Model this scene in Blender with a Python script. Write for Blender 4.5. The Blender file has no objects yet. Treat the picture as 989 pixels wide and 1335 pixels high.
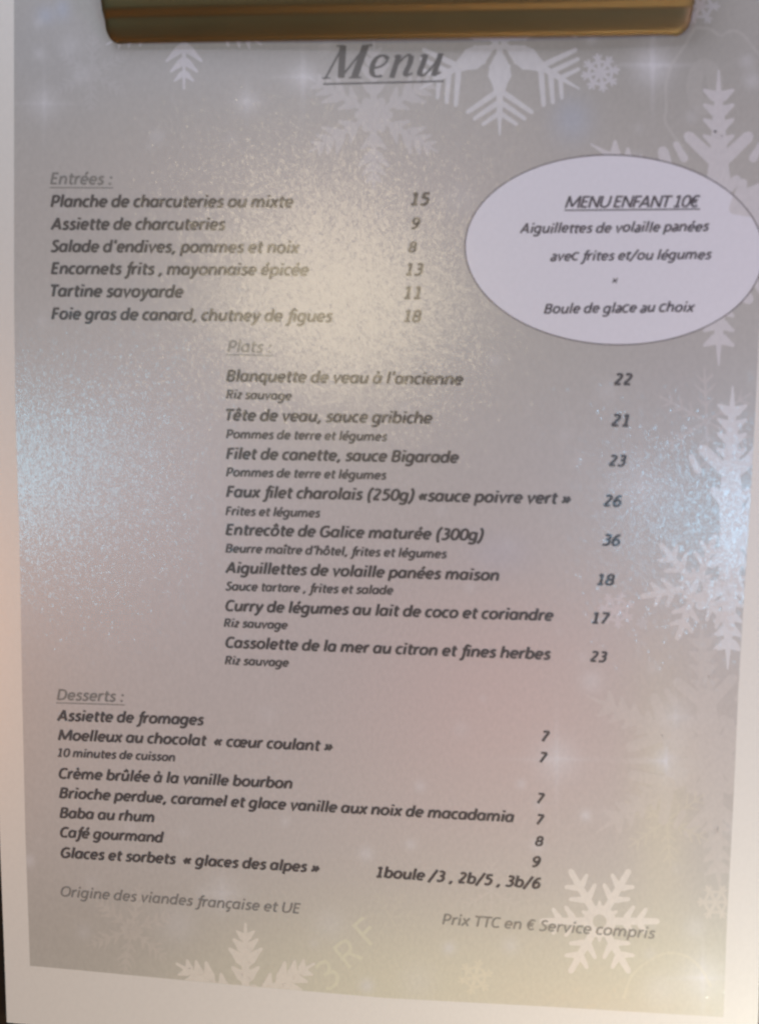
import bpy, bmesh, math, random
import numpy as np
from mathutils import Vector, Matrix

random.seed(4)
MM = 0.001
scene = bpy.context.scene

# ------------------------------------------------------------------ camera
W0, H0 = 989.0, 1335.0
F = 1000.0                      # focal length in photograph pixels
DIST = 0.205                    # lens to page, metres
RX, RY, RZ = (math.radians(a) for a in (4.096, 4.583, 1.249))
Rx = np.array([[1, 0, 0], [0, math.cos(RX), -math.sin(RX)], [0, math.sin(RX), math.cos(RX)]])
Ry = np.array([[math.cos(RY), 0, math.sin(RY)], [0, 1, 0], [-math.sin(RY), 0, math.cos(RY)]])
Rz = np.array([[math.cos(RZ), -math.sin(RZ), 0], [math.sin(RZ), math.cos(RZ), 0], [0, 0, 1]])
R = Rz @ Ry @ Rx
FLIP = np.diag([1.0, -1.0, -1.0])
CAM = FLIP @ (-R.T @ np.array([0, 0, DIST]))
AX = FLIP @ R.T                 # columns: image right, image down, view direction

cam_data = bpy.data.cameras.new('camera')
cam = bpy.data.objects.new('camera', cam_data)
scene.collection.objects.link(cam)
m = Matrix.Identity(4)
for i in range(3):
    m[i][0] = AX[i, 0]; m[i][1] = -AX[i, 1]; m[i][2] = -AX[i, 2]; m[i][3] = CAM[i]
cam.matrix_world = m
cam_data.sensor_fit = 'VERTICAL'
cam_data.sensor_height = 24.0
cam_data.lens = 24.0 * F / H0
cam_data.clip_start = 0.005
cam_data.clip_end = 50
cam_data.dof.use_dof = True
cam_data.dof.focus_distance = 0.243
cam_data.dof.aperture_fstop = 5.2
scene.camera = cam

# ------------------------------------------------------------------ world and exposure
world = bpy.data.worlds.new('World')
scene.world = world
world.use_nodes = True
wb = world.node_tree.nodes['Background']
wb.inputs[0].default_value = (1.0, 0.92, 1.0, 1)
wb.inputs[1].default_value = 0.03

scene.view_settings.view_transform = 'Standard'
scene.view_settings.look = 'None'
scene.view_settings.exposure = 0.08
scene.view_settings.gamma = 1
scene.cycles.filter_width = 2.3
scene.cycles.use_denoising = True
scene.cycles.max_bounces = 5

# ------------------------------------------------------------------ page surface and pixel -> page
def relief(x, y):
    """gentle waviness of the sheet (metres)"""
    return (0.00035 * math.sin(x * 38 + 0.6) * math.cos(y * 21 + 0.4) + 0.0003 * math.sin(y * 30 + x * 11)
            + 0.22 * max(0.0, abs(x) - 0.055) ** 2)

def ray(px, py):
    return AX @ np.array([(px - W0 / 2) / F, (py - H0 / 2) / F, 1.0])

def at(px, py, z=0.0):
    d = ray(px, py)
    h = 0.0
    for _ in range(4):
        t = (h + z - CAM[2]) / d[2]
        P = CAM + t * d
        h = relief(P[0], P[1])
    return float(P[0]), float(P[1])

def mirror(px, py, dist):
    """real-world spot whose reflection in the sheet shows at that place"""
    x, y = at(px, py)
    d = ray(px, py); d = d / np.linalg.norm(d)
    r = np.array([d[0], d[1], -d[2]])
    P = np.array([x, y, relief(x, y)])
    return Vector(P + r * dist), Vector(P)

def area_light(name, loc, target, sx, sy, power, color, roll=0.0, shape='RECTANGLE'):
    L = bpy.data.lights.new(name, 'AREA')
    L.shape = shape; L.size = sx; L.size_y = sy
    L.energy = power; L.color = color
    o = bpy.data.objects.new(name, L)
    scene.collection.objects.link(o)
    q = (Vector(target) - Vector(loc)).to_track_quat('-Z', 'Y')
    o.matrix_world = Matrix.Translation(loc) @ q.to_matrix().to_4x4() @ Matrix.Rotation(roll, 4, 'Z')
    return o

# lamp whose glare lies over the middle of the starters
p, q = mirror(435, 385, 1.2)
area_light('ceiling_lamp', p, q, 0.42, 0.33, 1.55, (1.0, 0.84, 0.56), shape='ELLIPSE')
# windows: pale blue daylight glare along the right and the left edges
p, q = mirror(1118, 705, 2.0)
area_light('window_right', p, q, 0.13, 0.82, 4.4, (0.28, 0.68, 1.0), roll=math.radians(8))
p, q = mirror(-14, 640, 2.0)
area_light('window_left', p, q, 0.26, 0.58, 2.9, (0.28, 0.75, 1.0))
# fill lights added to tint the page: soft cool beyond the head, lilac from the right,
# orange beyond the foot, amber low on the left; a lamp near the lower right corner
area_light('fill_top', Vector((-0.08, 0.36, 0.15)), Vector((-0.05, 0.08, 0)), 0.2, 0.1, 0.45, (0.84, 0.85, 1.0))
area_light('fill_right', Vector((0.36, 0.02, 0.22)), Vector((0.05, 0, 0)), 0.1, 0.1, 0.37, (0.96, 0.72, 1.0))
area_light('table_lamp', Vector((0.21, -0.29, 0.13)), Vector((0.09, -0.15, 0)), 0.09, 0.09, 0.56, (0.86, 0.98, 0.84), shape='DISK')
area_light('fill_left', Vector((-0.19, -0.03, 0.055)), Vector((-0.10, -0.04, 0)), 0.02, 0.02, 0.045, (1.0, 0.36, 0.05), shape='DISK')  # added amber fill that tints the left border
area_light('fill_foot', Vector((0.16, -0.46, 0.20)), Vector((0, -0.12, 0)), 0.22, 0.2, 0.88, (1.0, 0.48, 0.16), shape='DISK')  # added orange fill, also brightens the brass clip

# ------------------------------------------------------------------ object helpers
def link(o, parent=None):
    scene.collection.objects.link(o)
    if parent: o.parent = parent
    return o

def empty(name, label, cat, loc=(0, 0, 0)):
    o = bpy.data.objects.new(name, None)
    o.empty_display_size = 0.02
    o.location = loc
    o['label'] = label; o['category'] = cat
    return link(o)

def mesh_obj(name, verts, faces, mat, parent=None, colors=None, smooth=False):
    me = bpy.data.meshes.new(name)
    me.from_pydata(verts, [], faces)
    me.validate()
    if colors is not None:
        a = me.color_attributes.new('ink', 'FLOAT_COLOR', 'POINT')
        c = np.ones((len(verts), 4), np.float32); c[:, :3] = colors
        a.data.foreach_set('color', c.ravel())
    if smooth:
        me.polygons.foreach_set('use_smooth', [True] * len(me.polygons))
    me.materials.append(mat)
    return link(bpy.data.objects.new(name, me), parent)

# ------------------------------------------------------------------ materials
def new_mat(name):
    mt = bpy.data.materials.new(name); mt.use_nodes = True
    nt = mt.node_tree
    return mt, nt, nt.nodes['Principled BSDF']

def grain_bump(nt, bsdf, strength, dist=0.00006, facet=0.27):
    """irregular pebbled surface of glossy toner on textured paper: catches points of light"""
    tc = nt.nodes.new('ShaderNodeTexCoord')
    mp = nt.nodes.new('ShaderNodeMapping')
    mp.inputs['Rotation'].default_value = (0, 0, math.radians(-28))
    mp.inputs['Scale'].default_value = (1.25, 0.85, 1.0)
    nt.links.new(tc.outputs['Object'], mp.inputs['Vector'])
    n1 = nt.nodes.new('ShaderNodeTexNoise'); n1.inputs['Scale'].default_value = 2100
    n1.inputs['Detail'].default_value = 2.5; n1.inputs['Roughness'].default_value = 0.6
    n2 = nt.nodes.new('ShaderNodeTexNoise'); n2.inputs['Scale'].default_value = 330
    n2.inputs['Detail'].default_value = 1.0
    nt.links.new(mp.outputs[0], n1.inputs['Vector']); nt.links.new(mp.outputs[0], n2.inputs['Vector'])
    mx = nt.nodes.new('ShaderNodeMath'); mx.operation = 'MULTIPLY_ADD'
    mx.inputs[1].default_value = 0.9
    nt.links.new(n2.outputs['Fac'], mx.inputs[0]); nt.links.new(n1.outputs['Fac'], mx.inputs[2])
    b = nt.nodes.new('ShaderNodeBump'); b.inputs['Strength'].default_value = strength
    b.inputs['Distance'].default_value = dist
    nt.links.new(mx.outputs[0], b.inputs['Height'])
    # tiny glossy facets, each tilted its own way
    vo = nt.nodes.new('ShaderNodeTexVoronoi'); vo.inputs['Scale'].default_value = 2500
    nt.links.new(mp.outputs[0], vo.inputs['Vector'])
    sb = nt.nodes.new('ShaderNodeVectorMath'); sb.operation = 'SUBTRACT'; sb.inputs[1].default_value = (0.5, 0.5, 0.5)
    nt.links.new(vo.outputs['Color'], sb.inputs[0])
    ln_ = nt.nodes.new('ShaderNodeVectorMath'); ln_.operation = 'LENGTH'
    nt.links.new(sb.outputs[0], ln_.inputs[0])
    pw = nt.nodes.new('ShaderNodeMath'); pw.operation = 'POWER'; pw.inputs[1].default_value = 1.6
    nt.links.new(ln_.outputs['Value'], pw.inputs[0])
    s0 = nt.nodes.new('ShaderNodeVectorMath'); s0.operation = 'SCALE'
    nt.links.new(sb.outputs[0], s0.inputs[0]); nt.links.new(pw.outputs[0], s0.inputs['Scale'])
    sc = nt.nodes.new('ShaderNodeVectorMath'); sc.operation = 'MULTIPLY'; sc.inputs[1].default_value = (facet, facet, 0)
    nt.links.new(s0.outputs[0], sc.inputs[0])
    ad = nt.nodes.new('ShaderNodeVectorMath'); ad.operation = 'ADD'
    nt.links.new(b.outputs[0], ad.inputs[0]); nt.links.new(sc.outputs[0], ad.inputs[1])
    no = nt.nodes.new('ShaderNodeVectorMath'); no.operation = 'NORMALIZE'
    nt.links.new(ad.outputs[0], no.inputs[0]); nt.links.new(no.outputs[0], bsdf.inputs['Coat Normal'])
    return mp

def print_mat(name, rough, spec, strength, mottle=0.05, haze=0.45):
    mt, nt, bs = new_mat(name)
    mp = grain_bump(nt, bs, strength)
    at_ = nt.nodes.new('ShaderNodeAttribute'); at_.attribute_name = 'ink'
    nz = nt.nodes.new('ShaderNodeTexNoise'); nz.inputs['Scale'].default_value = 900
    nz.inputs['Detail'].default_value = 3
    nt.links.new(mp.outputs[0], nz.inputs['Vector'])
    mr = nt.nodes.new('ShaderNodeMapRange')
    mr.inputs['From Min'].default_value = 0.25; mr.inputs['From Max'].default_value = 0.75
    mr.inputs['To Min'].default_value = 1 - mottle; mr.inputs['To Max'].default_value = 1 + mottle
    nt.links.new(nz.outputs['Fac'], mr.inputs['Value'])
    vm = nt.nodes.new('ShaderNodeVectorMath'); vm.operation = 'SCALE'
    nt.links.new(at_.outputs['Color'], vm.inputs[0]); nt.links.new(mr.outputs[0], vm.inputs['Scale'])
    nt.links.new(vm.outputs[0], bs.inputs['Base Color'])
    bs.inputs['Roughness'].default_value = 0.33
    bs.inputs['Specular IOR Level'].default_value = haze
    bs.inputs['Coat Weight'].default_value = spec
    bs.inputs['Coat Roughness'].default_value = rough
    bs.inputs['Coat IOR'].default_value = 1.65
    return mt

M_print = print_mat('glossy_toner', 0.11, 0.8, 0.31, haze=1.0)
M_oval = print_mat('bare_paper_oval', 0.2, 0.25, 0.4, 0.02)
M_paper = print_mat('white_paper', 0.45, 0.15, 0.3, 0.02, 0.15)

mt, nt, bs = new_mat('brass'); M_brass = mt
bs.inputs['Base Color'].default_value = (0.34, 0.25, 0.13, 1)
bs.inputs['Metallic'].default_value = 1.0
bs.inputs['Roughness'].default_value = 0.30
tc = nt.nodes.new('ShaderNodeTexCoord'); mp = nt.nodes.new('ShaderNodeMapping')
mp.inputs['Scale'].default_value = (60, 2500, 2500)
nz = nt.nodes.new('ShaderNodeTexNoise'); nz.inputs['Scale'].default_value = 1.0; nz.inputs['Detail'].default_value = 4
b = nt.nodes.new('ShaderNodeBump'); b.inputs['Strength'].default_value = 0.25; b.inputs['Distance'].default_value = 0.00003
nt.links.new(tc.outputs['Object'], mp.inputs[0]); nt.links.new(mp.outputs[0], nz.inputs['Vector'])
nt.links.new(nz.outputs['Fac'], b.inputs['Height']); nt.links.new(b.outputs[0], bs.inputs['Normal'])
nz2 = nt.nodes.new('ShaderNodeTexNoise'); nz2.inputs['Scale'].default_value = 90; nz2.inputs['Detail'].default_value = 3
mr = nt.nodes.new('ShaderNodeMapRange'); mr.inputs['To Min'].default_value = 0.46; mr.inputs['To Max'].default_value = 0.58
nt.links.new(tc.outputs['Object'], nz2.inputs['Vector']); nt.links.new(nz2.outputs['Fac'], mr.inputs['Value'])
nt.links.new(mr.outputs[0], bs.inputs['Roughness'])

def leather(name, col, rough, scale):
    mt, nt, bs = new_mat(name)
    tc = nt.nodes.new('ShaderNodeTexCoord')
    v = nt.nodes.new('ShaderNodeTexVoronoi'); v.inputs['Scale'].default_value = scale
    nt.links.new(tc.outputs['Object'], v.inputs['Vector'])
    b = nt.nodes.new('ShaderNodeBump'); b.inputs['Strength'].default_value = 0.5; b.inputs['Distance'].default_value = 0.0002
    nt.links.new(v.outputs['Distance'], b.inputs['Height']); nt.links.new(b.outputs[0], bs.inputs['Normal'])
    n = nt.nodes.new('ShaderNodeTexNoise'); n.inputs['Scale'].default_value = 40
    nt.links.new(tc.outputs['Object'], n.inputs['Vector'])
    r = nt.nodes.new('ShaderNodeValToRGB')
    r.color_ramp.elements[0].color = (*[c * 0.6 for c in col], 1); r.color_ramp.elements[1].color = (*[min(1, c * 1.4) for c in col], 1)
    nt.links.new(n.outputs['Fac'], r.inputs[0]); nt.links.new(r.outputs[0], bs.inputs['Base Color'])
    bs.inputs['Roughness'].default_value = rough
    return mt
M_board = leather('dark_brown_leatherette', (0.030, 0.017, 0.008), 0.5, 900)
M_table = leather('dark_table', (0.022, 0.014, 0.009), 0.4, 120)

# ------------------------------------------------------------------ table top and clipboard
sheet = empty('menu_sheet', 'printed winter menu page on white paper, held under the brass clip', 'menu', (0, 0, 0))
board = empty('clipboard', 'dark brown clipboard with a wide brass clip across its top', 'clipboard', (0, 0, -0.0042))

def box(bm, x0, x1, y0, y1, z0, z1, bev=0.0):
    r = bmesh.ops.create_cube(bm, size=1.0)
    for v in r['verts']:
        v.co = Vector(((x0 + x1) / 2 + v.co.x * (x1 - x0), (y0 + y1) / 2 + v.co.y * (y1 - y0), (z0 + z1) / 2 + v.co.z * (z1 - z0)))
    if bev:
        es = list({e for v in r['verts'] for e in v.link_edges})
        bmesh.ops.bevel(bm, geom=es, offset=bev, segments=3, affect='EDGES', profile=0.5)

def bm_obj(name, bm, mat, parent=None, smooth=True):
    me = bpy.data.meshes.new(name); bm.to_mesh(me); bm.free()
    if smooth: me.polygons.foreach_set('use_smooth', [True] * len(me.polygons))
    me.materials.append(mat)
    return link(bpy.data.objects.new(name, me), parent)

BZ = 0.0042
bl, bb = at(8.5, 1333)
tb = bmesh.new(); box(tb, -0.6, 0.6, -0.6, 0.6, -0.06, -0.0084)
t_ = bm_obj('tabletop', tb, M_table, smooth=False); t_['kind'] = 'structure'
bm = bmesh.new(); box(bm, bl - 0.012, bl + 0.233, bb - 0.013, bb + 0.325, -0.0039 + BZ - 0.0040, -0.0008 + BZ, 0.0012)
bm_obj('board', bm, M_board, board)

# ------------------------------------------------------------------ sheet of paper
def left_px(y):
    ys = [-90, 0, 400, 540, 600, 690, 800, 900, 1090, 1240, 1259, 1335]
    xs = [18.8, 18.6, 18.8, 20.6, 22.6, 25.5, 27.6, 29.2, 33.6, 38.9, 39.5, 42]
    return float(np.interp(y, ys, xs))
def right_px(y):
    ys = [-90, 0, 480, 560, 640, 790, 900, 1000, 1060, 1200, 1335]
    xs = [1014, 1010, 986.8, 982.6, 977.9, 968.2, 961.6, 957.2, 954.5, 946.8, 942]
    return float(np.interp(y, ys, xs))
def bottom_px(x):
    return float(np.interp(x, [0, 39.5, 100, 250, 500, 716, 939, 989], [1255.5, 1259, 1264.5, 1279, 1301, 1312.5, 1326, 1328.5]))

# outer sheet follows the same gentle curl as the print
nx, ny = 60, 84
top_y = bb + 0.297
vs, fs = [], []
lx = [(at(left_px(py), py)) for py in range(-90, 1336, 25)]
ly = [p[1] for p in lx][::-1]; lxx = [p[0] for p in lx][::-1]
for j in range(ny + 1):
    y = bb + (top_y - bb) * j / ny
    x0 = float(np.interp(y, ly, lxx)) - 0.0076
    for i in range(nx + 1):
        x = x0 + 0.2105 * i / nx
        yy = y - 0.0014 * math.sin(math.pi * i / nx) * (1 - j / ny)
        vs.append((x, yy, relief(x, yy)))
for j in range(ny):
    for i in range(nx):
        a = j * (nx + 1) + i
        fs.append((a, a + 1, a + nx + 2, a + nx + 1))
n_top = len(vs)
vs += [(v[0], v[1], v[2] - 0.00022) for v in vs]
fs += [tuple(k + n_top for k in reversed(f)) for f in fs]
rim = ([i for i in range(nx + 1)] + [j * (nx + 1) + nx for j in range(1, ny + 1)]
       + [ny * (nx + 1) + i for i in range(nx - 1, -1, -1)] + [j * (nx + 1) for j in range(ny - 1, 0, -1)])
for k in range(len(rim)):
    a, b2 = rim[k], rim[(k + 1) % len(rim)]
    fs.append((b2, a, a + n_top, b2 + n_top))
mesh_obj('paper', vs, fs, M_paper, sheet, colors=np.tile([0.80, 0.77, 0.74], (len(vs), 1)), smooth=False)

# ------------------------------------------------------------------ printed winter picture
GREY = np.array([0.545, 0.52, 0.495])
# soft colour patches, print with leftover light tint and haze mixed in: x, y, radius x, radius y, colour, amount
PATCH = [
    (480, 980, 480, 300, (0.76, 0.68, 0.66), 0.45), (650, 900, 260, 190, (0.76, 0.54, 0.53), 0.55), (190, 660, 260, 250, (0.80, 0.73, 0.77), 0.65), (300, 850, 300, 200, (0.62, 0.57, 0.60), 0.35),  # the wide pale mid-left patch includes gloss haze from the windows
    (500, 1285, 350, 110, (0.80, 0.77, 0.61), 0.75), (850, 1270, 150, 80, (0.72, 0.70, 0.55), 0.5),
    (862, 1040, 40, 170, (0.78, 0.72, 0.55), 0.5), (650, 720, 45, 28, (0.56, 0.55, 0.68), 0.35), (745, 155, 26, 30, (0.52, 0.58, 0.72), 0.6),
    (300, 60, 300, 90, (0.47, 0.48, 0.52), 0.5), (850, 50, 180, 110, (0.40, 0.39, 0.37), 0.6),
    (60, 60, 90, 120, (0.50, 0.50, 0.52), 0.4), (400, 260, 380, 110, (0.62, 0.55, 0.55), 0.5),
    (150, 1210, 120, 60, (0.52, 0.48, 0.44), 0.35), (890, 490, 80, 80, (0.52, 0.48, 0.48), 0.4),
    (870, 900, 120, 60, (0.60, 0.54, 0.50), 0.3), (700, 620, 260, 150, (0.62, 0.57, 0.60), 0.4),
    (60, 20, 12, 12, (0.54, 0.60, 0.74), 0.5), (82, 12, 10, 14, (0.52, 0.58, 0.72), 0.5), (180, 1060, 260, 110, (0.66, 0.62, 0.62), 0.5),
]
# soft white glows: x, y, radius, amount, ray length
GLOW = [
    (850, 85, 26, 0.55, 60), (835, 635, 34, 0.25, 105), (725, 990, 26, 0.38, 60), (395, 100, 18, 0.45, 45),
    (322, 133, 15, 0.35, 25), (58, 135, 20, 0.32, 45), (868, 992, 17, 0.55, 45), (763, 1063, 7, 0.5, 0), (205, 178, 9, 0.25, 0),
    (770, 888, 14, 0.28, 0), (547, 1025, 7, 0.35, 0), (535, 1101, 7, 0.35, 0), (477, 1113, 9, 0.4, 0), (679, 1022, 6, 0.35, 0),
    (700, 1102, 8, 0.35, 0), (372, 1071, 6, 0.3, 0), (290, 1165, 22, 0.32, 30), (232, 1205, 24, 0.25, 0), (38, 1122, 8, 0.5, 0),
    (110, 1215, 10, 0.2, 0), (585, 1236, 8, 0.45, 0), (665, 1233, 10, 0.3, 0), (478, 1285, 9, 0.45, 0), (600, 950, 10, 0.15, 0),
    (973, 80, 9, 0.3, 0), (980, 105, 11, 0.35, 0), (770, 50, 8, 0.3, 0), (50, 30, 7, 0.3, 0), (52, 70, 8, 0.3, 0), (92, 60, 14, 0.25, 0),
    (105, 98, 12, 0.25, 0), (790, 510, 12, 0.2, 0), (755, 600, 10, 0.14, 0), (663, 710, 7, 0.15, 0), (915, 1275, 30, 0.45, 45),
    (860, 1290, 22, 0.25, 0), (905, 1210, 14, 0.25, 0), (545, 1280, 24, 0.18, 0), (430, 1205, 20, 0.22, 0), (700, 1050, 6, 0.2, 0),
    (505, 720, 12, 0.1, 0), (170, 1060, 8, 0.22, 0), (170, 1077, 7, 0.2, 0), (350, 930, 12, 0.14, 0), (240, 1085, 8, 0.18, 0),
    (425, 60, 10, 0.2, 0), (600, 260, 20, 0.12, 0), (120, 1150, 10, 0.15, 0), (955, 1080, 12, 0.2, 0), (880, 935, 22, 0.3, 30),
]
for k in range(55):
    GLOW.append((random.uniform(40, 940), random.uniform(60, 1300), random.uniform(2.5, 9), random.uniform(0.06, 0.2), 0))
WHITE = np.array([0.84, 0.83, 0.88])

def ink_at(px, py):
    """printed colour of the picture, painted light tints included (vectorised over arrays of positions)"""
    px = np.asarray(px, float); py = np.asarray(py, float)
    c = np.tile(GREY, (px.size, 1))
    for (x, y, rx, ry, col, am) in PATCH:
        w = am * np.exp(-(((px - x) / rx) ** 2 + ((py - y) / ry) ** 2))
        c = c * (1 - w[:, None]) + np.array(col) * w[:, None]
    for (x, y, r, am, ln) in GLOW:
        dx, dy = px - x, py - y
        w = am * np.exp(-(dx * dx + dy * dy) / (r * r))
        if ln:
            w = w + am * 0.5 * (np.exp(-(dx / 2.6) ** 2 - (dy / ln) ** 2) + np.exp(-(dy / 2.6) ** 2 - (dx / ln) ** 2))
        w = np.clip(w, 0, 0.9)
        c = c * (1 - w[:, None]) + WHITE * w[:, None]
    return c

nx, ny = 300, 420
S = np.linspace(0, 1, nx + 1)
vs, fs, cp = [], [], []
for j in range(ny + 1):
    t = j / ny
    for i in range(nx + 1):
        y = -60 + t * (bottom_px(40 + 900 * S[i]) + 60)
        x = left_px(y) + S[i] * (right_px(y) - left_px(y))
        X, Y = at(x, y)
        vs.append((X, Y, relief(X, Y) + 0.000006)); cp.append((x, y))
for j in range(ny):
    for i in range(nx):
        a = j * (nx + 1) + i
        fs.append((a, a + nx + 1, a + nx + 2, a + 1))
cp = np.array(cp)
mesh_obj('printed_picture', vs, fs, M_print, sheet, colors=ink_at(cp[:, 0], cp[:, 1]), smooth=True)

# ------------------------------------------------------------------ strokes
def ribbon(pts, wv, wh, widths=None):
    """outline of a pen stroke: returns (verts, faces) of a strip, elliptical nib wv x wh"""
    pts = [np.array(p, float) for p in pts]
    n = len(pts); L, Rr = [], []
    closed = np.linalg.norm(pts[0] - pts[-1]) < 1e-6
    for i in range(n):
        a = pts[i - 1] if i > 0 else (pts[-2] if closed else None)
        c = pts[i + 1] if i < n - 1 else (pts[1] if closed else None)
        d1 = (pts[i] - a) if a is not None else (c - pts[i])
        d2 = (c - pts[i]) if c is not None else d1
        d1 = d1 / (np.linalg.norm(d1) + 1e-9); d2 = d2 / (np.linalg.norm(d2) + 1e-9)
        n1 = np.array([-d1[1], d1[0]]); n2 = np.array([-d2[1], d2[0]])
        nn = n1 + n2; ln = np.linalg.norm(nn)
        nn = nn / ln if ln > 1e-6 else n1
        k = min(1.9, 1 / max(0.35, float(nn @ n1)))
        w = widths[i] if widths is not None else 1.0
        off = np.array([nn[0] * wv, nn[1] * wh]) * 0.5 * k * w
        L.append(pts[i] + off); Rr.append(pts[i] - off)
    v = []
    for a, b_ in zip(L, Rr): v += [a, b_]
    f = [(2 * i, 2 * i + 1, 2 * i + 3, 2 * i + 2) for i in range(n - 1)]
    return v, f

def arc(cx, cy, rx, ry, a0, a1, n=14, sq=0.88):
    out = []
    for i in range(n + 1):
        a = math.radians(a0 + (a1 - a0) * i / n)
        c, s = math.cos(a), math.sin(a)
        out.append((cx + rx * math.copysign(abs(c) ** sq, c), cy + ry * math.copysign(abs(s) ** sq, s)))
    if abs(abs(a1 - a0) - 360) < 1e-6: out[-1] = out[0]
    return out

def spl(*P, n=5):
    P = [np.array(p, float) for p in P]
    Q = [2 * P[0] - P[1]] + P + [2 * P[-1] - P[-2]]
    out = []
    for i in range(1, len(Q) - 2):
        for k in range(n):
            t = k / n
            out.append(tuple(0.5 * ((2 * Q[i]) + (-Q[i - 1] + Q[i + 1]) * t + (2 * Q[i - 1] - 5 * Q[i] + 4 * Q[i + 1] - Q[i + 2]) * t * t
                             + (-Q[i - 1] + 3 * Q[i] - 3 * Q[i + 1] + Q[i + 2]) * t ** 3)))
    out.append(tuple(P[-1])); return out

def ln(*P): return list(P)

def dot(x, y, r=12): return [(x - r, y), (x + r, y)]

G = {}   # letter: (advance, strokes); x-height 100
def g(ch, adv, *st): G[ch] = (adv, list(st))
bowl_l = arc(52, 50, 37, 42, 0, 360, 20)
g(' ', 48)
g('a', 113, bowl_l, ln((89, 98), (89, 0)))
g('b', 115, ln((22, 146), (22, 3)), arc(60, 50, 37, 42, 0, 360, 20))
g('c', 88, arc(54, 50, 38, 42, 52, 308))
g('d', 115, bowl_l, ln((90, 146), (90, 0)))
g('e', 106, arc(54, 50, 37, 42, 2, 318, 18), ln((20, 50), (96, 50)))
g('f', 68, spl((82, 134), (64, 140), (50, 124), (46, 92), (42, 10), (34, -28), (18, -38), (0, -34)), ln((14, 91), (74, 91)))
g('g', 115, bowl_l, spl((90, 98), (90, 40), (88, -12), (68, -36), (40, -38), (14, -30)))
g('h', 115, ln((22, 146), (22, 0)), spl((24, 62), (44, 86), (66, 92), (87, 78), (92, 52), (92, 0)))
g('i', 53, ln((26, 98), (26, 0)), [(26, 142), (26, 120)])
g('ı', 53, ln((26, 98), (26, 0)))
g('l', 53, ln((26, 146), (26, 0)))
g('m', 174, ln((22, 98), (22, 0)), spl((24, 62), (40, 86), (58, 92), (77, 78), (84, 52), (84, 0)), spl((86, 62), (104, 86), (122, 92), (142, 78), (149, 52), (149, 0)))
g('n', 115, ln((22, 98), (22, 0)), spl((24, 62), (44, 86), (66, 92), (87, 78), (92, 52), (92, 0)))
g('o', 115, arc(57, 50, 40, 42, 0, 360, 20))
g('p', 115, ln((22, 98), (22, -42)), arc(60, 50, 37, 42, 0, 360, 20))
g('q', 115, bowl_l, ln((90, 98), (90, -42)))
g('r', 76, ln((22, 98), (22, 0)), spl((24, 60), (38, 84), (54, 92), (72, 89)))
g('s', 86, spl((75, 82), (52, 93), (28, 84), (26, 64), (48, 52), (68, 38), (64, 15), (38, 6), (10, 16)))
g('t', 74, spl((34, 128), (34, 92), (34, 34), (42, 11), (70, 8)), ln((8, 91), (72, 91)))
g('u', 115, spl((22, 98), (22, 48), (28, 18), (46, 8), (70, 16), (88, 40)), ln((92, 98), (92, 0)))
g('v', 101, ln((14, 98), (49, 6), (88, 98)))
g('x', 98, ln((14, 98), (86, 0)), ln((88, 98), (8, 0)))
g('y', 102, ln((14, 98), (50, 4)), spl((90, 98), (54, 8), (34, -28), (6, -38)))
g('z', 85, ln((16, 91), (76, 91)), ln((74, 88), (12, 10)), ln((8, 8), (72, 8)))
g('œ', 185, arc(54, 50, 37, 42, 0, 360, 20), arc(131, 50, 37, 42, 2, 318, 18), ln((94, 50), (173, 50)))
for base, marks in (('e', 'éèê'), ('a', 'àâ'), ('u', 'û'), ('o', 'ô'), ('i', 'î')):
    adv, st = G['ı' if base == 'i' else base]
    cx = 26 if base == 'i' else 56
    for mk in marks:
        acc = {'é': ln((cx - 4, 116), (cx + 24, 146)), 'è': ln((cx - 20, 146), (cx + 6, 116)), 'à': ln((cx - 20, 146), (cx + 6, 116))}.get(
            mk, ln((cx - 26, 116), (cx, 142), (cx + 26, 116)))
        G[mk] = (adv, st + [acc])
G['ç'] = (88, G['c'][1] + [spl((54, 8), (62, -16), (50, -34), (28, -36))])
g('A', 130, ln((6, 0), (64, 136)), ln((62, 136), (112, 0)), ln((32, 42), (100, 42)))
g('B', 120, ln((24, 136), (24, 0)), spl((24, 127), (60, 128), (88, 120), (90, 92), (68, 73), (26, 72)), spl((60, 72), (92, 62), (98, 34), (78, 10), (24, 9)))
g('C', 113, arc(68, 68, 52, 61, 50, 310))
g('D', 135, ln((24, 136), (24, 0)), spl((24, 127), (66, 126), (104, 110), (116, 68), (104, 26), (66, 9), (24, 9)))
g('E', 105, ln((24, 136), (24, 0)), ln((24, 127), (90, 127)), ln((24, 72), (82, 72)), ln((24, 9), (90, 9)))
g('F', 98, ln((24, 136), (24, 0)), ln((24, 127), (88, 127)), ln((24, 68), (82, 68)))
g('G', 137, arc(70, 68, 54, 61, 48, 330, 18), ln((72, 66), (118, 66)), ln((116, 66), (116, 20)))
g('M', 187, ln((22, 0), (30, 136)), ln((30, 136), (90, 12)), ln((90, 12), (158, 136)), ln((158, 136), (166, 0)))
g('N', 141, ln((24, 136), (24, 0)), ln((26, 132), (116, 4)), ln((118, 136), (118, 0)))
g('O', 145, arc(74, 68, 57, 61, 0, 360, 22))
g('P', 114, ln((24, 136), (24, 0)), spl((24, 127), (62, 128), (92, 116), (94, 88), (76, 60), (26, 56)))
g('R', 121, ln((24, 136), (24, 0)), spl((24, 127), (62, 128), (90, 118), (90, 88), (72, 68), (26, 66)), ln((62, 66), (100, 0)))
g('S', 101, spl((88, 120), (64, 130), (34, 122), (26, 98), (50, 76), (76, 58), (80, 28), (58, 8), (30, 7), (8, 18)))
g('T', 106, ln((54, 127), (54, 0)), ln((6, 127), (108, 127)))
g('U', 140, spl((22, 136), (22, 60), (32, 20), (70, 6), (106, 22), (118, 60), (118, 136)))
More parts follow.
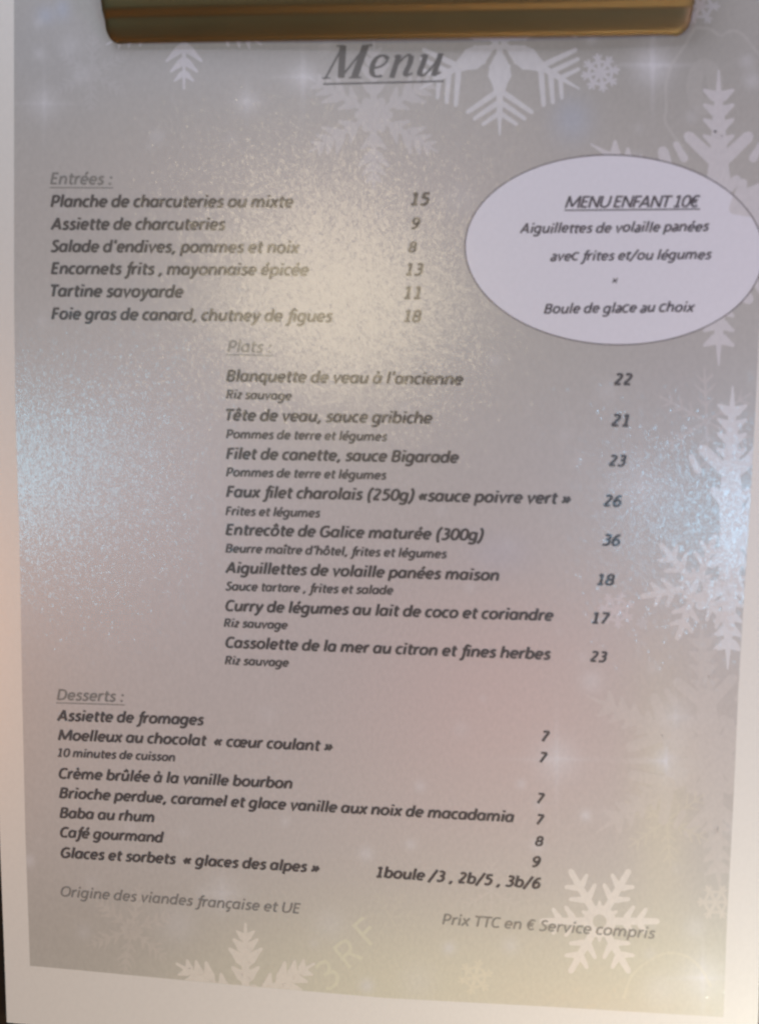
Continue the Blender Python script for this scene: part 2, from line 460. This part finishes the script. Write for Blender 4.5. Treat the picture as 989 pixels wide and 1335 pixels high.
g('0', 109, arc(56, 68, 40, 61, 0, 360, 20)); 
g('1', 109, ln((60, 136), (60, 0)), ln((26, 112), (60, 132)), ln((24, 8), (92, 8)))
g('2', 109, spl((22, 116), (46, 130), (76, 122), (82, 96), (62, 62), (20, 12)), ln((16, 9), (92, 9)))
g('3', 109, spl((26, 122), (52, 130), (80, 120), (80, 92), (60, 74), (38, 72)), spl((42, 72), (78, 66), (88, 38), (66, 10), (36, 6), (12, 14)))
g('4', 109, ln((78, 0), (78, 134)), ln((76, 130), (12, 38)), ln((10, 34), (100, 34)))
g('5', 109, ln((90, 127), (34, 127)), ln((34, 132), (30, 74)), spl((28, 80), (62, 80), (86, 62), (82, 26), (54, 6), (16, 12)))
g('6', 109, spl((92, 126), (60, 122), (30, 92), (20, 50), (30, 14), (58, 6), (86, 24), (88, 54), (66, 74), (38, 68), (22, 52)))
g('7', 109, ln((16, 127), (94, 127)), ln((92, 124), (36, 0)))
g('8', 109, arc(56, 99, 32, 31, 0, 360, 18), arc(55, 38, 38, 32, 0, 360, 18))
g('9', 109, spl((18, 8), (52, 12), (80, 38), (92, 84), (84, 118), (56, 130), (28, 114), (24, 84), (44, 64), (72, 68), (90, 86)))
g('€', 109, arc(66, 68, 42, 61, 48, 312), ln((4, 82), (84, 82)), ln((4, 56), (80, 56)))
g(',', 55, spl((30, 22), (30, 2), (12, -22)))
g(':', 57, [(28, 96), (28, 72)], [(28, 24), (28, 0)])
g('.', 55, [(28, 22), (28, 0)])
g("'", 50, ln((26, 146), (24, 100)))
g('’', 50, spl((30, 146), (30, 128), (16, 106)))
g('(', 67, spl((62, 150), (34, 110), (26, 58), (34, 4), (50, -36)))
g(')', 67, spl((14, 150), (40, 112), (44, 58), (34, 4), (8, -36)))
g('/', 92, ln((84, 146), (8, -20)))
g('«', 110, ln((50, 88), (18, 50), (44, 12)), ln((94, 88), (62, 50), (88, 12)))
g('»', 110, ln((22, 88), (48, 50), (16, 12)), ln((66, 88), (92, 50), (60, 12)))
g('*', 70, ln((10, 10), (60, 66)), ln((60, 10), (10, 66)), ln((8, 38), (62, 38)))

# heavier-contrast serif letters for the title: strokes with their own widths
SER = {
    'M': (200, [([(8, 4), (44, 4)], 6, 7), ([(24, 4), (66, 138)], 9, 9), ([(38, 139), (72, 139)], 6, 7), ([(66, 140), (92, 4)], 30, 10), ([(92, 6), (170, 140)], 9, 9),
                ([(166, 140), (150, 4)], 33, 10), ([(168, 139), (196, 139)], 6, 7), ([(126, 4), (182, 4)], 6, 7)]),
    'e': (92, [(arc(50, 50, 33, 44, 40, 300, 18), 24, 10), (spl((26, 42), (60, 52), (76, 74), (66, 93)), 9, 9)]),
    'n': (118, [(ln((12, 88), (30, 96)), 8, 8), (ln((30, 96), (22, 0)), 25, 8), (spl((26, 44), (52, 82), (74, 96), (88, 84)), 9, 9), (spl((84, 92), (86, 60), (78, 22), (84, 6)), 24, 10), (ln((82, 5), (108, 18)), 8, 8)]),
    'u': (118, [(ln((8, 88), (24, 96)), 8, 8), (spl((28, 96), (26, 60), (20, 24), (26, 6)), 24, 10), (spl((26, 5), (46, 12), (70, 46), (86, 80)), 9, 9), (ln((92, 98), (84, 4)), 25, 8), (ln((84, 5), (110, 18)), 8, 8)]),
}

ZT = [0.0]
def place(strokes2d, p0, p1, z0, name, parent, ink, mat, fit=True, xscale=1.0):
    """strokes2d: list of (points, wv, wh) in glyph units -> mesh lying on the page between p0 and p1"""
    V, Fc = [], []
    for k, (pts, wv, wh) in enumerate(strokes2d):
        v, f = ribbon(pts, wv, wh)
        o = len(V)
        V += [(q_[0], q_[1], k) for q_ in v]; Fc += [tuple(o + i for i in t) for t in f]
    xs = [v[0] for v in V]; x0, x1 = min(xs), max(xs)
    A = np.array(at(*p0)); B = np.array(at(*p1)); d = B - A; Ld = np.linalg.norm(d)
    s = Ld / (x1 - x0); d = d / Ld; nrm = np.array([-d[1], d[0]])
    out = []
    for (x, y, k) in V:
        P = A + d * (x - x0) * s + nrm * y * s * xscale
        out.append((P[0], P[1], relief(P[0], P[1]) + z0 + (k % 7) * 0.0000005))
    return mesh_obj(name, out, Fc, mat, parent, colors=np.tile(ink, (len(out), 1))), s

def text_strokes(txt, wv=36, wh=29, shear=0.2, track=0.0, jitter=0.0):
    x = 0.0; out = []
    rj = random.Random(txt)
    for ch in txt:
        adv, st = G[ch]
        dy = rj.uniform(-jitter, jitter)
        for pts in st:
            small = len(pts) == 2 and abs(pts[0][0] - pts[1][0]) < 1 and abs(pts[0][1] - pts[1][1]) < 26
            pp = [(x + a + shear * b_, b_ + dy) for a, b_ in pts]
            out.append((pp, wv * (1.12 if small else 1), wh))
        x += adv + track
    return out

DARK = (0.105, 0.09, 0.09); NOTE = (0.12, 0.105, 0.105); PALE = (0.265, 0.25, 0.24); MID = (0.17, 0.165, 0.17)
Z_FLAKE, Z_OVAL, Z_LINE, Z_TEXT = 0.000011, 0.000034, 0.000037, 0.000039
SERIAL = [0]

def line(name, txt, x0, y0, x1, y1, ink=DARK, **k):
    wv, wh = k.pop('w', (36, 29)); ys = k.pop('ys', 1.0); mat = k.pop('mat', M_print)
    o, s = place(text_strokes(txt, wv, wh, **k), (x0, y0), (x1, y1), Z_TEXT, name, sheet, np.array(ink), mat, xscale=ys)
    return o

def rule(x0, y0, x1, y1, wpx, ink, name='underline', mat=None):
    A, B = np.array(at(x0, y0)), np.array(at(x1, y1)); d = B - A; L = np.linalg.norm(d); d /= L; n_ = np.array([-d[1], d[0]]) * wpx / 4.87 * 0.0005
    vs, fs = [], []
    for i in range(13):
        P = A + d * L * i / 12
        for q_ in (P + n_, P - n_): vs.append((q_[0], q_[1], relief(q_[0], q_[1]) + Z_LINE))
    fs = [(2 * i, 2 * i + 1, 2 * i + 3, 2 * i + 2) for i in range(12)]
    return mesh_obj(name, vs, fs, mat or M_print, sheet, colors=np.tile(ink, (len(vs), 1)))

# ------------------------------------------------------------------ the words
st = []; x = 0
for ch in 'Menu':
    adv, ss = SER[ch]
    for pts, wv, wh in ss: st.append(([(x + a + 0.24 * b_, b_) for a, b_ in pts], wv, wh))
    x += adv
place(st, (419.6, 103.2), (577.5, 100.2), Z_TEXT, 'title', sheet, np.array(MID), M_print)
rule(421.5, 109.7, 578, 106.0, 2.3, MID)

line('section_heading', 'Entrées :', 65.7, 240.3, 147, 241, PALE, w=(28, 24)); rule(65, 244.6, 148, 245, 1.3, PALE)
line('section_heading', 'Plats :', 296.5, 458.8, 354, 460, PALE, w=(28, 24)); rule(295.5, 462.4, 355, 463.6, 1.3, PALE)
line('section_heading', 'Desserts :', 74.4, 912.4, 162, 915.2, PALE, w=(28, 24)); rule(73.5, 916.2, 163, 919, 1.3, PALE)
for r in [
    ('Planche de charcuteries ou mixte', 66, 269.9, 383, 270.6), ('Assiette de charcuteries', 66, 299.4, 294.5, 300),
    ("Salade d'endives, pommes et noix", 66, 328.4, 391, 330), ('Encornets frits , mayonnaise épicée', 66.5, 357.2, 403, 359.4),
    ('Tartine savoyarde', 67, 386.6, 240, 388), ('Foie gras de canard, chutney de figues', 67, 416.2, 434, 419.8),
    ("Blanquette de veau à l'ancienne", 294.5, 497.2, 603.9, 501.8), ('Tête de veau, sauce gribiche', 295, 548.1, 563.9, 552.4),
    ('Filet de canette, sauce Bigarade', 294.5, 598.4, 598.2, 603.6), ('Faux filet charolais (250g) «sauce poivre vert »', 294.6, 648.0, 744, 657.2),
    ('Entrecôte de Galice maturée (300g)', 293.8, 697.4, 630.6, 704.8), ('Aiguillettes de volaille panées maison', 293.3, 746.8, 650.5, 757.2),
    ('Curry de légumes au lait de coco et coriandre', 293.7, 796.4, 721.3, 809.4), ('Cassolette de la mer au citron et fines herbes', 293.7, 844.2, 717.8, 859.9),
    ('Assiette de fromages', 74.4, 939.4, 266.5, 945.4), ('Moelleux au chocolat  « cœur coulant »', 75.6, 964.8, 434.1, 979.6),
    ('Crème brûlée à la vanille bourbon', 76.8, 1014.8, 381.5, 1028.2), ('Brioche perdue, caramel et glace vanille aux noix de macadamia', 77.2, 1040.2, 670.3, 1072.0),
    ('Baba au rhum', 77.7, 1066, 201.8, 1072), ('Café gourmand', 78.5, 1091.2, 214.4, 1098.6),
    ('Glaces et sorbets  « glaces des alpes »', 79.4, 1118, 417, 1137.8),
]: line('dish_name', *r)
line('serving_prices', '1boule /3 , 2b/5 , 3b/6', 490.3, 1143.6, 704.3, 1158.6)
for r in [
    ('Riz sauvage', 294.5, 519.4, 380.6, 522), ('Pommes de terre et légumes', 294.5, 571.4, 504.8, 575), ('Pommes de terre et légumes', 294.5, 620.9, 504, 625.2),
    ('Frites et légumes', 293.7, 671.6, 417.9, 674.6), ("Beurre maître d’hôtel, frites et légumes", 293.7, 720.2, 582.5, 727.8), ('Sauce tartare , frites et salade', 293.7, 769.6, 512.9, 775.2),
    ('Riz sauvage', 291.5, 817.2, 375.4, 820.4), ('Riz sauvage', 292.9, 866.0, 377, 869.4), ('10 minutes de cuisson', 75.6, 986.3, 228.9, 992.6),
]: line('dish_note', *r, ink=NOTE)
for t, x0, x1, y, sl in [
    ('15', 535.5, 559.3, 267.6, .005), ('9', 536.0, 547.6, 298.6, .005), ('8', 531.8, 543.4, 328.8, .005), ('13', 529, 552, 358.8, .005), ('11', 526.5, 548.6, 389.6, .005),
    ('18', 526.5, 549.6, 419.6, .005), ('22', 799.3, 823.8, 501.8, .01), ('21', 795.7, 819.5, 555.6, .015), ('23', 792.4, 816, 607.4, .02), ('26', 785.6, 809.6, 660, .025),
    ('36', 784, 808, 711, .03), ('18', 778, 800.8, 762.6, .03), ('17', 771.2, 794.8, 812.6, .035), ('23', 768, 791, 862.4, .04), ('7', 705.2, 716.6, 966.2, .05), ('7', 702.4, 713.6, 993.6, .05),
    ('7', 699, 710.2, 1047, .05), ('7', 698.4, 709.6, 1074.6, .05), ('8', 696.8, 708.2, 1102.4, .05), ('9', 693.2, 704.8, 1130, .05)]:
    line('price', t, x0, y, x1, y + sl * (x1 - x0))
line('origin_note', 'Origine des viandes française et UE', 79.4, 1168.4, 391.8, 1191.2, PALE, w=(25, 21))
line('price_note', 'Prix TTC en € Service compris', 576, 1205.0, 853.5, 1223.8, (0.30, 0.28, 0.25), w=(25, 21))

# ------------------------------------------------------------------ children's menu oval
N = 96
vs = [(*at(800, 326), 0)]; ring_o = []
for i in range(N):
    a = 2 * math.pi * i / N
    vs.append((*at(800 + 194.0 * math.cos(a), 325.8 - 123.6 * math.sin(a) + 4 * math.cos(a)), 0))
vs = [(x, y, relief(x, y) + Z_OVAL) for x, y, _ in vs]
# concentric rings keep the oval on the wavy sheet
C0 = np.array(vs[0]); outer = np.array(vs[1:])
V, Fc = [tuple(C0)], []
RN = 10
for r in range(1, RN + 1):
    for k in range(N):
        q_ = C0 + (outer[k] - C0) * r / RN
        V.append((q_[0], q_[1], relief(q_[0], q_[1]) + Z_OVAL))
for k in range(N): Fc.append((0, 1 + k, 1 + (k + 1) % N))
for r in range(RN - 1):
    for k in range(N):
        a, b_ = 1 + r * N + k, 1 + r * N + (k + 1) % N
        Fc.append((a, a + N, b_ + N, b_))
mesh_obj('oval_panel', V, Fc, M_oval, sheet, colors=np.tile([0.81, 0.79, 0.86], (len(V), 1)), smooth=True)
V, Fc = [], []
for k in range(N):
    for s in (-0.00013, 0.00017):
        q_ = C0 + (outer[k] - C0) * (1 + s / np.linalg.norm(outer[k] - C0))
        V.append((q_[0], q_[1], relief(q_[0], q_[1]) + Z_LINE))
for k in range(N):
    a, b_ = 2 * k, 2 * ((k + 1) % N); Fc.append((a, a + 1, b_ + 1, b_))
mesh_obj('oval_outline', V, Fc, M_oval, sheet, colors=np.tile([0.16, 0.13, 0.14], (len(V), 1)))
KID = (0.11, 0.095, 0.11)
keep = {c: G[c] for c in 'atcNU'}
G['a'] = (92, [spl((18, 88), (46, 96), (70, 82), (72, 40), (76, 2)), spl((72, 52), (40, 52), (16, 34), (20, 10), (46, 6), (72, 26))])
G['c'] = (100, [arc(58, 57, 44, 50, 48, 312)])
G['t'] = (70, [spl((34, 116), (34, 92), (32, 34), (40, 8), (62, 10)), ln((4, 88), (72, 92))])
kw = dict(w=(31, 26), jitter=6, mat=M_oval, shear=0.26)
line('children_menu_title', 'MENU ENFANT 10€', 735.5, 271.0, 912, 270.0, KID, w=(27, 23), mat=M_oval, shear=0.26, track=-12)
rule(735, 274.2, 912, 272.6, 1.7, KID, mat=M_oval)
line('children_menu_line', 'Aiguillettes de volaille panées', 676.8, 304.2, 923.9, 301.4, KID, **kw)
line('children_menu_line', 'avec frites et/ou légumes', 716.4, 340.4, 927.2, 337.6, KID, **kw)
line('children_menu_line', '*', 797, 370.4, 805, 370.2, KID, w=(12, 12), mat=M_oval)
line('children_menu_line', 'Boule de glace au choix', 708.2, 409.2, 905.3, 406.2, KID, **kw)
G.update(keep)

# ------------------------------------------------------------------ printed snowflakes
def flake(style, cx, cy, r, rot, amount, tint=(0.84, 0.82, 0.90), arms=6, sub=None, bold=1.0):
    """snowflake printed on the picture; r in photograph pixels, turned by rot degrees"""
    S2 = []                                   # (points, width) in units of r
    def add(p, q_, w, taper=1.0): S2.append((p, q_, w * bold, taper))
    for k in range(arms):
        if sub is not None and k not in sub: continue
        a = math.radians(rot + 360 / arms * k); ca, sa = math.cos(a), math.sin(a)
        def T(u, v): return (ca * u - sa * v, sa * u + ca * v)
        if style == 'leaf':                   # arms set with pointed leaves
            add(T(0.04, 0), T(0.98, 0), 0.055, 0.4)
            for u, l, w in ((0.30, 0.20, 0.075), (0.50, 0.24, 0.08), (0.66, 0.18, 0.07), (0.80, 0.13, 0.055)):
                for s in (1, -1): add(T(u, 0), T(u + l * 0.72, s * l * 0.8), w, 0.35)
            for s in (1, -1): add(T(0.10, 0), T(0.20, s * 0.10), 0.08, 0.6)
        elif style == 'branch':               # crisp rounded branches
            add(T(0.18, 0), T(0.98, 0), 0.13, 0.8)
            for u, l in ((0.42, 0.25), (0.66, 0.21)):
                for s in (1, -1): add(T(u, 0), T(u + l * 0.62, s * l * 0.95), 0.10, 0.7)
            b3 = math.radians(180 / arms); add((0.2 * math.cos(a + b3), 0.2 * math.sin(a + b3)), (0.33 * math.cos(a + b3), 0.33 * math.sin(a + b3)), 0.09, 0.6)
        elif style == 'thin':
            add(T(0, 0), T(1.0, 0), 0.05, 0.7)
            for u, l in ((0.30, 0.20), (0.52, 0.26), (0.74, 0.2)):
                for s in (1, -1): add(T(u, 0), T(u + l * 0.7, s * l * 0.75), 0.045, 0.7)
        elif style == 'fat':                  # arms with a bulb and swept barbs
            add(T(0.05, 0), T(0.30, 0), 0.07, 0.8)
            for s in (1, -1): add(T(0.12, 0), T(0.25, s * 0.09), 0.06, 0.6); add(T(0.25, s * 0.09), T(0.33, s * 0.02), 0.05, 0.6)
            add(T(0.27, 0), T(0.50, 0), 0.22, 0.55)
            add(T(0.50, 0), T(0.97, 0), 0.065, 0.3)
            for u, l, w in ((0.50, 0.42, 0.06), (0.62, 0.33, 0.055), (0.74, 0.22, 0.05)):
                for s in (1, -1): add(T(u, 0), T(u + l * 0.55, s * l * 0.8), w, 0.8)
        elif style == 'grand':                # trunk with small leaves, one pair of long round boughs
            add(T(0.02, 0), T(0.62, 0), 0.15, 0.6)
            add(T(0.5, 0), T(1.0, 0), 0.075, 0.15)
            for u in (0.50, 0.61, 0.71, 0.81):
                for s in (1, -1): add(T(u, 0), T(u + 0.055, s * 0.095), 0.065, 0.4)
            for s in (1, -1): add(T(0.36, 0), T(0.55, s * 0.20), 0.085, 0.9); add(T(0.12, 0), T(0.26, s * 0.12), 0.07, 0.9)
            for s in (1, -1): add(T(0.40, s * 0.235), T(0.50, s * 0.285), 0.05, 0.8)
        elif style == 'ring':                 # small round rosette
            add(T(0.10, 0), T(1.0, 0), 0.20, 0.8)
            b2 = math.radians(360 / arms)
            add(T(0.66, 0), (math.cos(a + b2) * 0.66, math.sin(a + b2) * 0.66), 0.17, 1.0)
            for s in (1, -1): add(T(0.66, 0), T(0.92, s * 0.2), 0.13, 0.8)
    if style in ('branch', 'ring'):
        n = 16; rr = 0.20 if style == 'branch' else 0.12
        pr = [(rr * math.cos(2 * math.pi * i / n), rr * math.sin(2 * math.pi * i / n)) for i in range(n + 1)]
        for i in range(n): add(pr[i], pr[i + 1], 0.16 if style == 'branch' else 0.14, 1.0)
    V, Fc, PX = [], [], []
    z = 0
    for (p, q_, w, tp) in S2:
        p = np.array(p); q_ = np.array(q_); d = q_ - p; L = np.linalg.norm(d)
        if L < 1e-6: continue
        d /= L; n_ = np.array([-d[1], d[0]])
        prof = [(-0.5 * w, 0.0), (-0.4 * w, 0.32 * w), (0, 0.5 * w)]
        e = 0.5 * w * tp
        prof += [(L * 0.35, 0.5 * w * (1 + (0.12 if tp < .8 else 0))), (L * 0.7, 0.5 * w * (0.45 + 0.55 * tp)), (L, e), (L + 0.8 * e, 0.6 * e), (L + e, 0)]
        fine = [prof[0]]
        for (u1, h1) in prof[1:]:
            u0, h0 = fine[-1]; m_ = max(1, int((u1 - u0) * r / 8))
            fine += [(u0 + (u1 - u0) * j / m_, h0 + (h1 - h0) * j / m_) for j in range(1, m_ + 1)]
        prof = fine
        o = len(V)
        for (u, hw) in prof:
            for s in (1, -1):
                pt = p + d * u + n_ * hw * s
                PX.append((cx + pt[0] * r, cy - pt[1] * r)); V.append(z)
        Fc += [(o + 2 * i, o + 2 * i + 1, o + 2 * i + 3, o + 2 * i + 2) for i in range(len(prof) - 1)]
        z += 1
    SERIAL[0] += 1; fl = SERIAL[0] * 0.00000006
    for i, (x, y) in enumerate(PX):           # print stops at the picture's edge
        yb = bottom_px(x) - 0.5
        PX[i] = (min(max(x, left_px(y) + 0.5), right_px(y) - 0.5), min(y, yb))
    out = []
    for (x, y), k in zip(PX, V):
        X, Y = at(x, y); out.append((X, Y, relief(X, Y) + Z_FLAKE + k * 0.00000026 + fl))
    P = np.array(PX)
    col = ink_at(P[:, 0], P[:, 1]) * (1 - amount) + np.array(tint) * amount
    return mesh_obj('snowflake', out, Fc, M_print, sheet, colors=col)

flake('leaf', 240, 0, 118, 270, 0.62, bold=1.05)
flake('fat', 651, 56, 123, 270, 0.62, (0.86, 0.85, 0.90))
flake('leaf', 487, 150, 98, 270, 0.32, bold=1.4, tint= (0.84, 0.81, 0.86))
flake('ring', 782, 95, 24, 10, 0.55, arms=8)
flake('ring', 912, 8, 24, 0, 0.40, arms=6)
flake('grand', 936, 284, 192, 90, 0.60, (0.86, 0.82, 0.87))
flake('thin', 920, 549, 68, 92, 0.34, (0.77, 0.70, 0.70))
flake('grand', 951, 688, 184, 269, 0.66, (0.88, 0.86, 0.90), sub=(0, 1, 2, 3))
flake('branch', 907, 765, 72, 70, 0.6, (0.86, 0.79, 0.79))
flake('ring', 803, 795, 23, 20, 0.42, (0.84, 0.74, 0.77), arms=7)
flake('ring', 836, 812, 8, 20, 0.25, arms=6)
flake('branch', 781, 1201, 76, 0, 0.78, (0.90, 0.84, 0.79))
flake('ring', 932, 1176, 23, 0, 0.5, (0.81, 0.74, 0.67), arms=6)
flake('ring', 619, 1274, 22, 15, 0.45, (0.88, 0.82, 0.67), arms=6)
flake('leaf', 320, 1308, 105, 90, 0.85, (0.90, 0.84, 0.77), bold=1.6)
flake('leaf', 172, 1212, 62, 80, 0.32, (0.77, 0.70, 0.65))
flake('thin', 640, 1162, 44, 90, 0.22, (0.81, 0.74, 0.70))
flake('thin', 508, 1195, 40, 60, 0.2, (0.81, 0.77, 0.65))
flake('grand', 925, 985, 178, 274, 0.34, (0.77, 0.70, 0.67))
flake('thin', 868, 1070, 60, 95, 0.26, (0.84, 0.77, 0.63))
flake('thin', 800, 955, 40, 70, 0.12, (0.77, 0.65, 0.63))
flake('leaf', 120, 95, 55, 268, 0.14, (0.77, 0.75, 0.79))
flake('thin', 508, 1140, 30, 80, 0.12, (0.77, 0.70, 0.67))

def faint(points, wpx, amount, tint, name='printed_outline'):
    q_ = [points[0]]
    for b_ in points[1:]:
        a_ = q_[-1]; m_ = max(1, int(math.dist(a_, b_) / 6))
        q_ += [(a_[0] + (b_[0] - a_[0]) * j / m_, a_[1] + (b_[1] - a_[1]) * j / m_) for j in range(1, m_ + 1)]
    points = q_
    SERIAL[0] += 1; zf = 0.0000085 + SERIAL[0] * 0.00000006
    v, f = ribbon(points, wpx, wpx)
    for i, (x, y) in enumerate(v):
        v[i] = (min(max(x, left_px(y) + 0.5), right_px(y) - 0.5), min(y, bottom_px(x) - 0.5))
    P = np.array(v)
    out = []
    for x, y in v:
        X, Y = at(x, y); out.append((X, Y, relief(X, Y) + zf))
    mesh_obj(name, out, f, M_print, sheet, colors=ink_at(P[:, 0], P[:, 1]) * (1 - amount) + np.array(tint) * amount)
T1 = (0.77, 0.74, 0.72)
faint(spl((905, 36), (890, 62), (874, 86), (867, 115), (868, 142), (866, 158), (878, 178), (890, 192), n=6), 4, 0.22, T1)
faint(spl((905, 36), (925, 38), (938, 46), (952, 40), (966, 44), (978, 58), (992, 76), n=6), 4, 0.22, T1)
faint(spl((812, 1302), (822, 1274), (840, 1256), (866, 1243), (892, 1246), (912, 1262), (926, 1286), n=6), 3.5, 0.28, (0.86, 0.81, 0.67))
faint(arc(918, 113, 14, 27, 0, 360, 24, 1.0), 20, 0.14, T1)
# big faint characters of the picture's own printed lettering, running diagonally
def big(ch, cx, cy, h, rot):
    ca, sa = math.cos(rot), math.sin(rot)
    for pts in G[ch][1]:
        P = [(cx + ((a - 55) * ca - (b_ - 68) * sa) * h / 136, cy - ((a - 55) * sa + (b_ - 68) * ca) * h / 136) for a, b_ in pts]
        faint(P, 4.5, 0.5, (0.88, 0.86, 0.68), 'background_letter')
big('3', 427, 1270, 38, math.radians(34)); big('R', 452, 1243, 36, math.radians(38)); big('F', 478, 1213, 36, math.radians(42))
# dark speck printed near the top right
X, Y = at(931.5, 171.5)
vs = [(X + 0.00035 * math.cos(i * 0.7854), Y + 0.0003 * math.sin(i * 0.7854), relief(X, Y) + Z_TEXT) for i in range(8)]
mesh_obj('dark_speck', vs, [tuple(range(8))], M_print, sheet, colors=np.tile([0.05, 0.045, 0.05], (8, 1)))

# ------------------------------------------------------------------ brass clip of the clipboard
# rolled cross-section: distance up the page, height above the page (mm)
def clip_part():
    A = np.array(at(138.5, 52.5, 0.002)); B = np.array(at(899, 41.5, 0.002))
    d = B - A; L = np.linalg.norm(d); d /= L; n_ = np.array([-d[1], d[0]])
    prof = [(0.0, 1.0), (0.05, 1.4), (0.2, 1.75), (0.6, 2.1), (1.2, 2.5), (2.4, 3.2), (3.4, 3.72), (4.2, 4.05), (4.6, 4.25), (5.0, 4.6), (5.5, 5.2), (6.0, 5.65),
            (6.6, 5.95), (8.0, 6.45), (10, 7.1), (12, 7.6), (15, 8.2), (20, 8.8), (30, 9.2), (42, 8.6), (46, 6.5), (47, 3.4), (47, 0.4)]
    M = 60; bm = bmesh.new(); rows = []
    for (u, h) in prof:
        row = []
        for i in range(M + 1):
            t = i / M
            # rounded lower corners
            rad = 2.7; inset = 0.0
            if u < rad: inset = rad - math.sqrt(max(0, rad * rad - (rad - u) ** 2))
            x0, x1 = inset * MM, L - inset * MM
            # denser columns near both ends
            tt = 0.5 - 0.5 * math.cos(math.pi * t)
            x = x0 + (x1 - x0) * tt
            e = min(x - x0, x1 - x)
            drop = 0.9 * math.exp(-(e / 0.0009))
            P = A + d * x + n_ * u * MM
            row.append(bm.verts.new((P[0], P[1], (h - drop) * MM + 0.0002 * math.sin(x * 40) * min(1, u / 6))))
        rows.append(row)
    for r in range(len(rows) - 1):
        for i in range(M):
            bm.faces.new((rows[r][i], rows[r][i + 1], rows[r + 1][i + 1], rows[r + 1][i]))
    bmesh.ops.solidify(bm, geom=bm.faces[:], thickness=0.0009)
    bmesh.ops.recalc_face_normals(bm, faces=bm.faces[:])
    bmesh.ops.translate(bm, verts=bm.verts[:], vec=(0, 0, BZ))
    return bm_obj('clip', clip_bm_fix(bm), M_brass, board)
def clip_bm_fix(bm): return bm
clip_part()
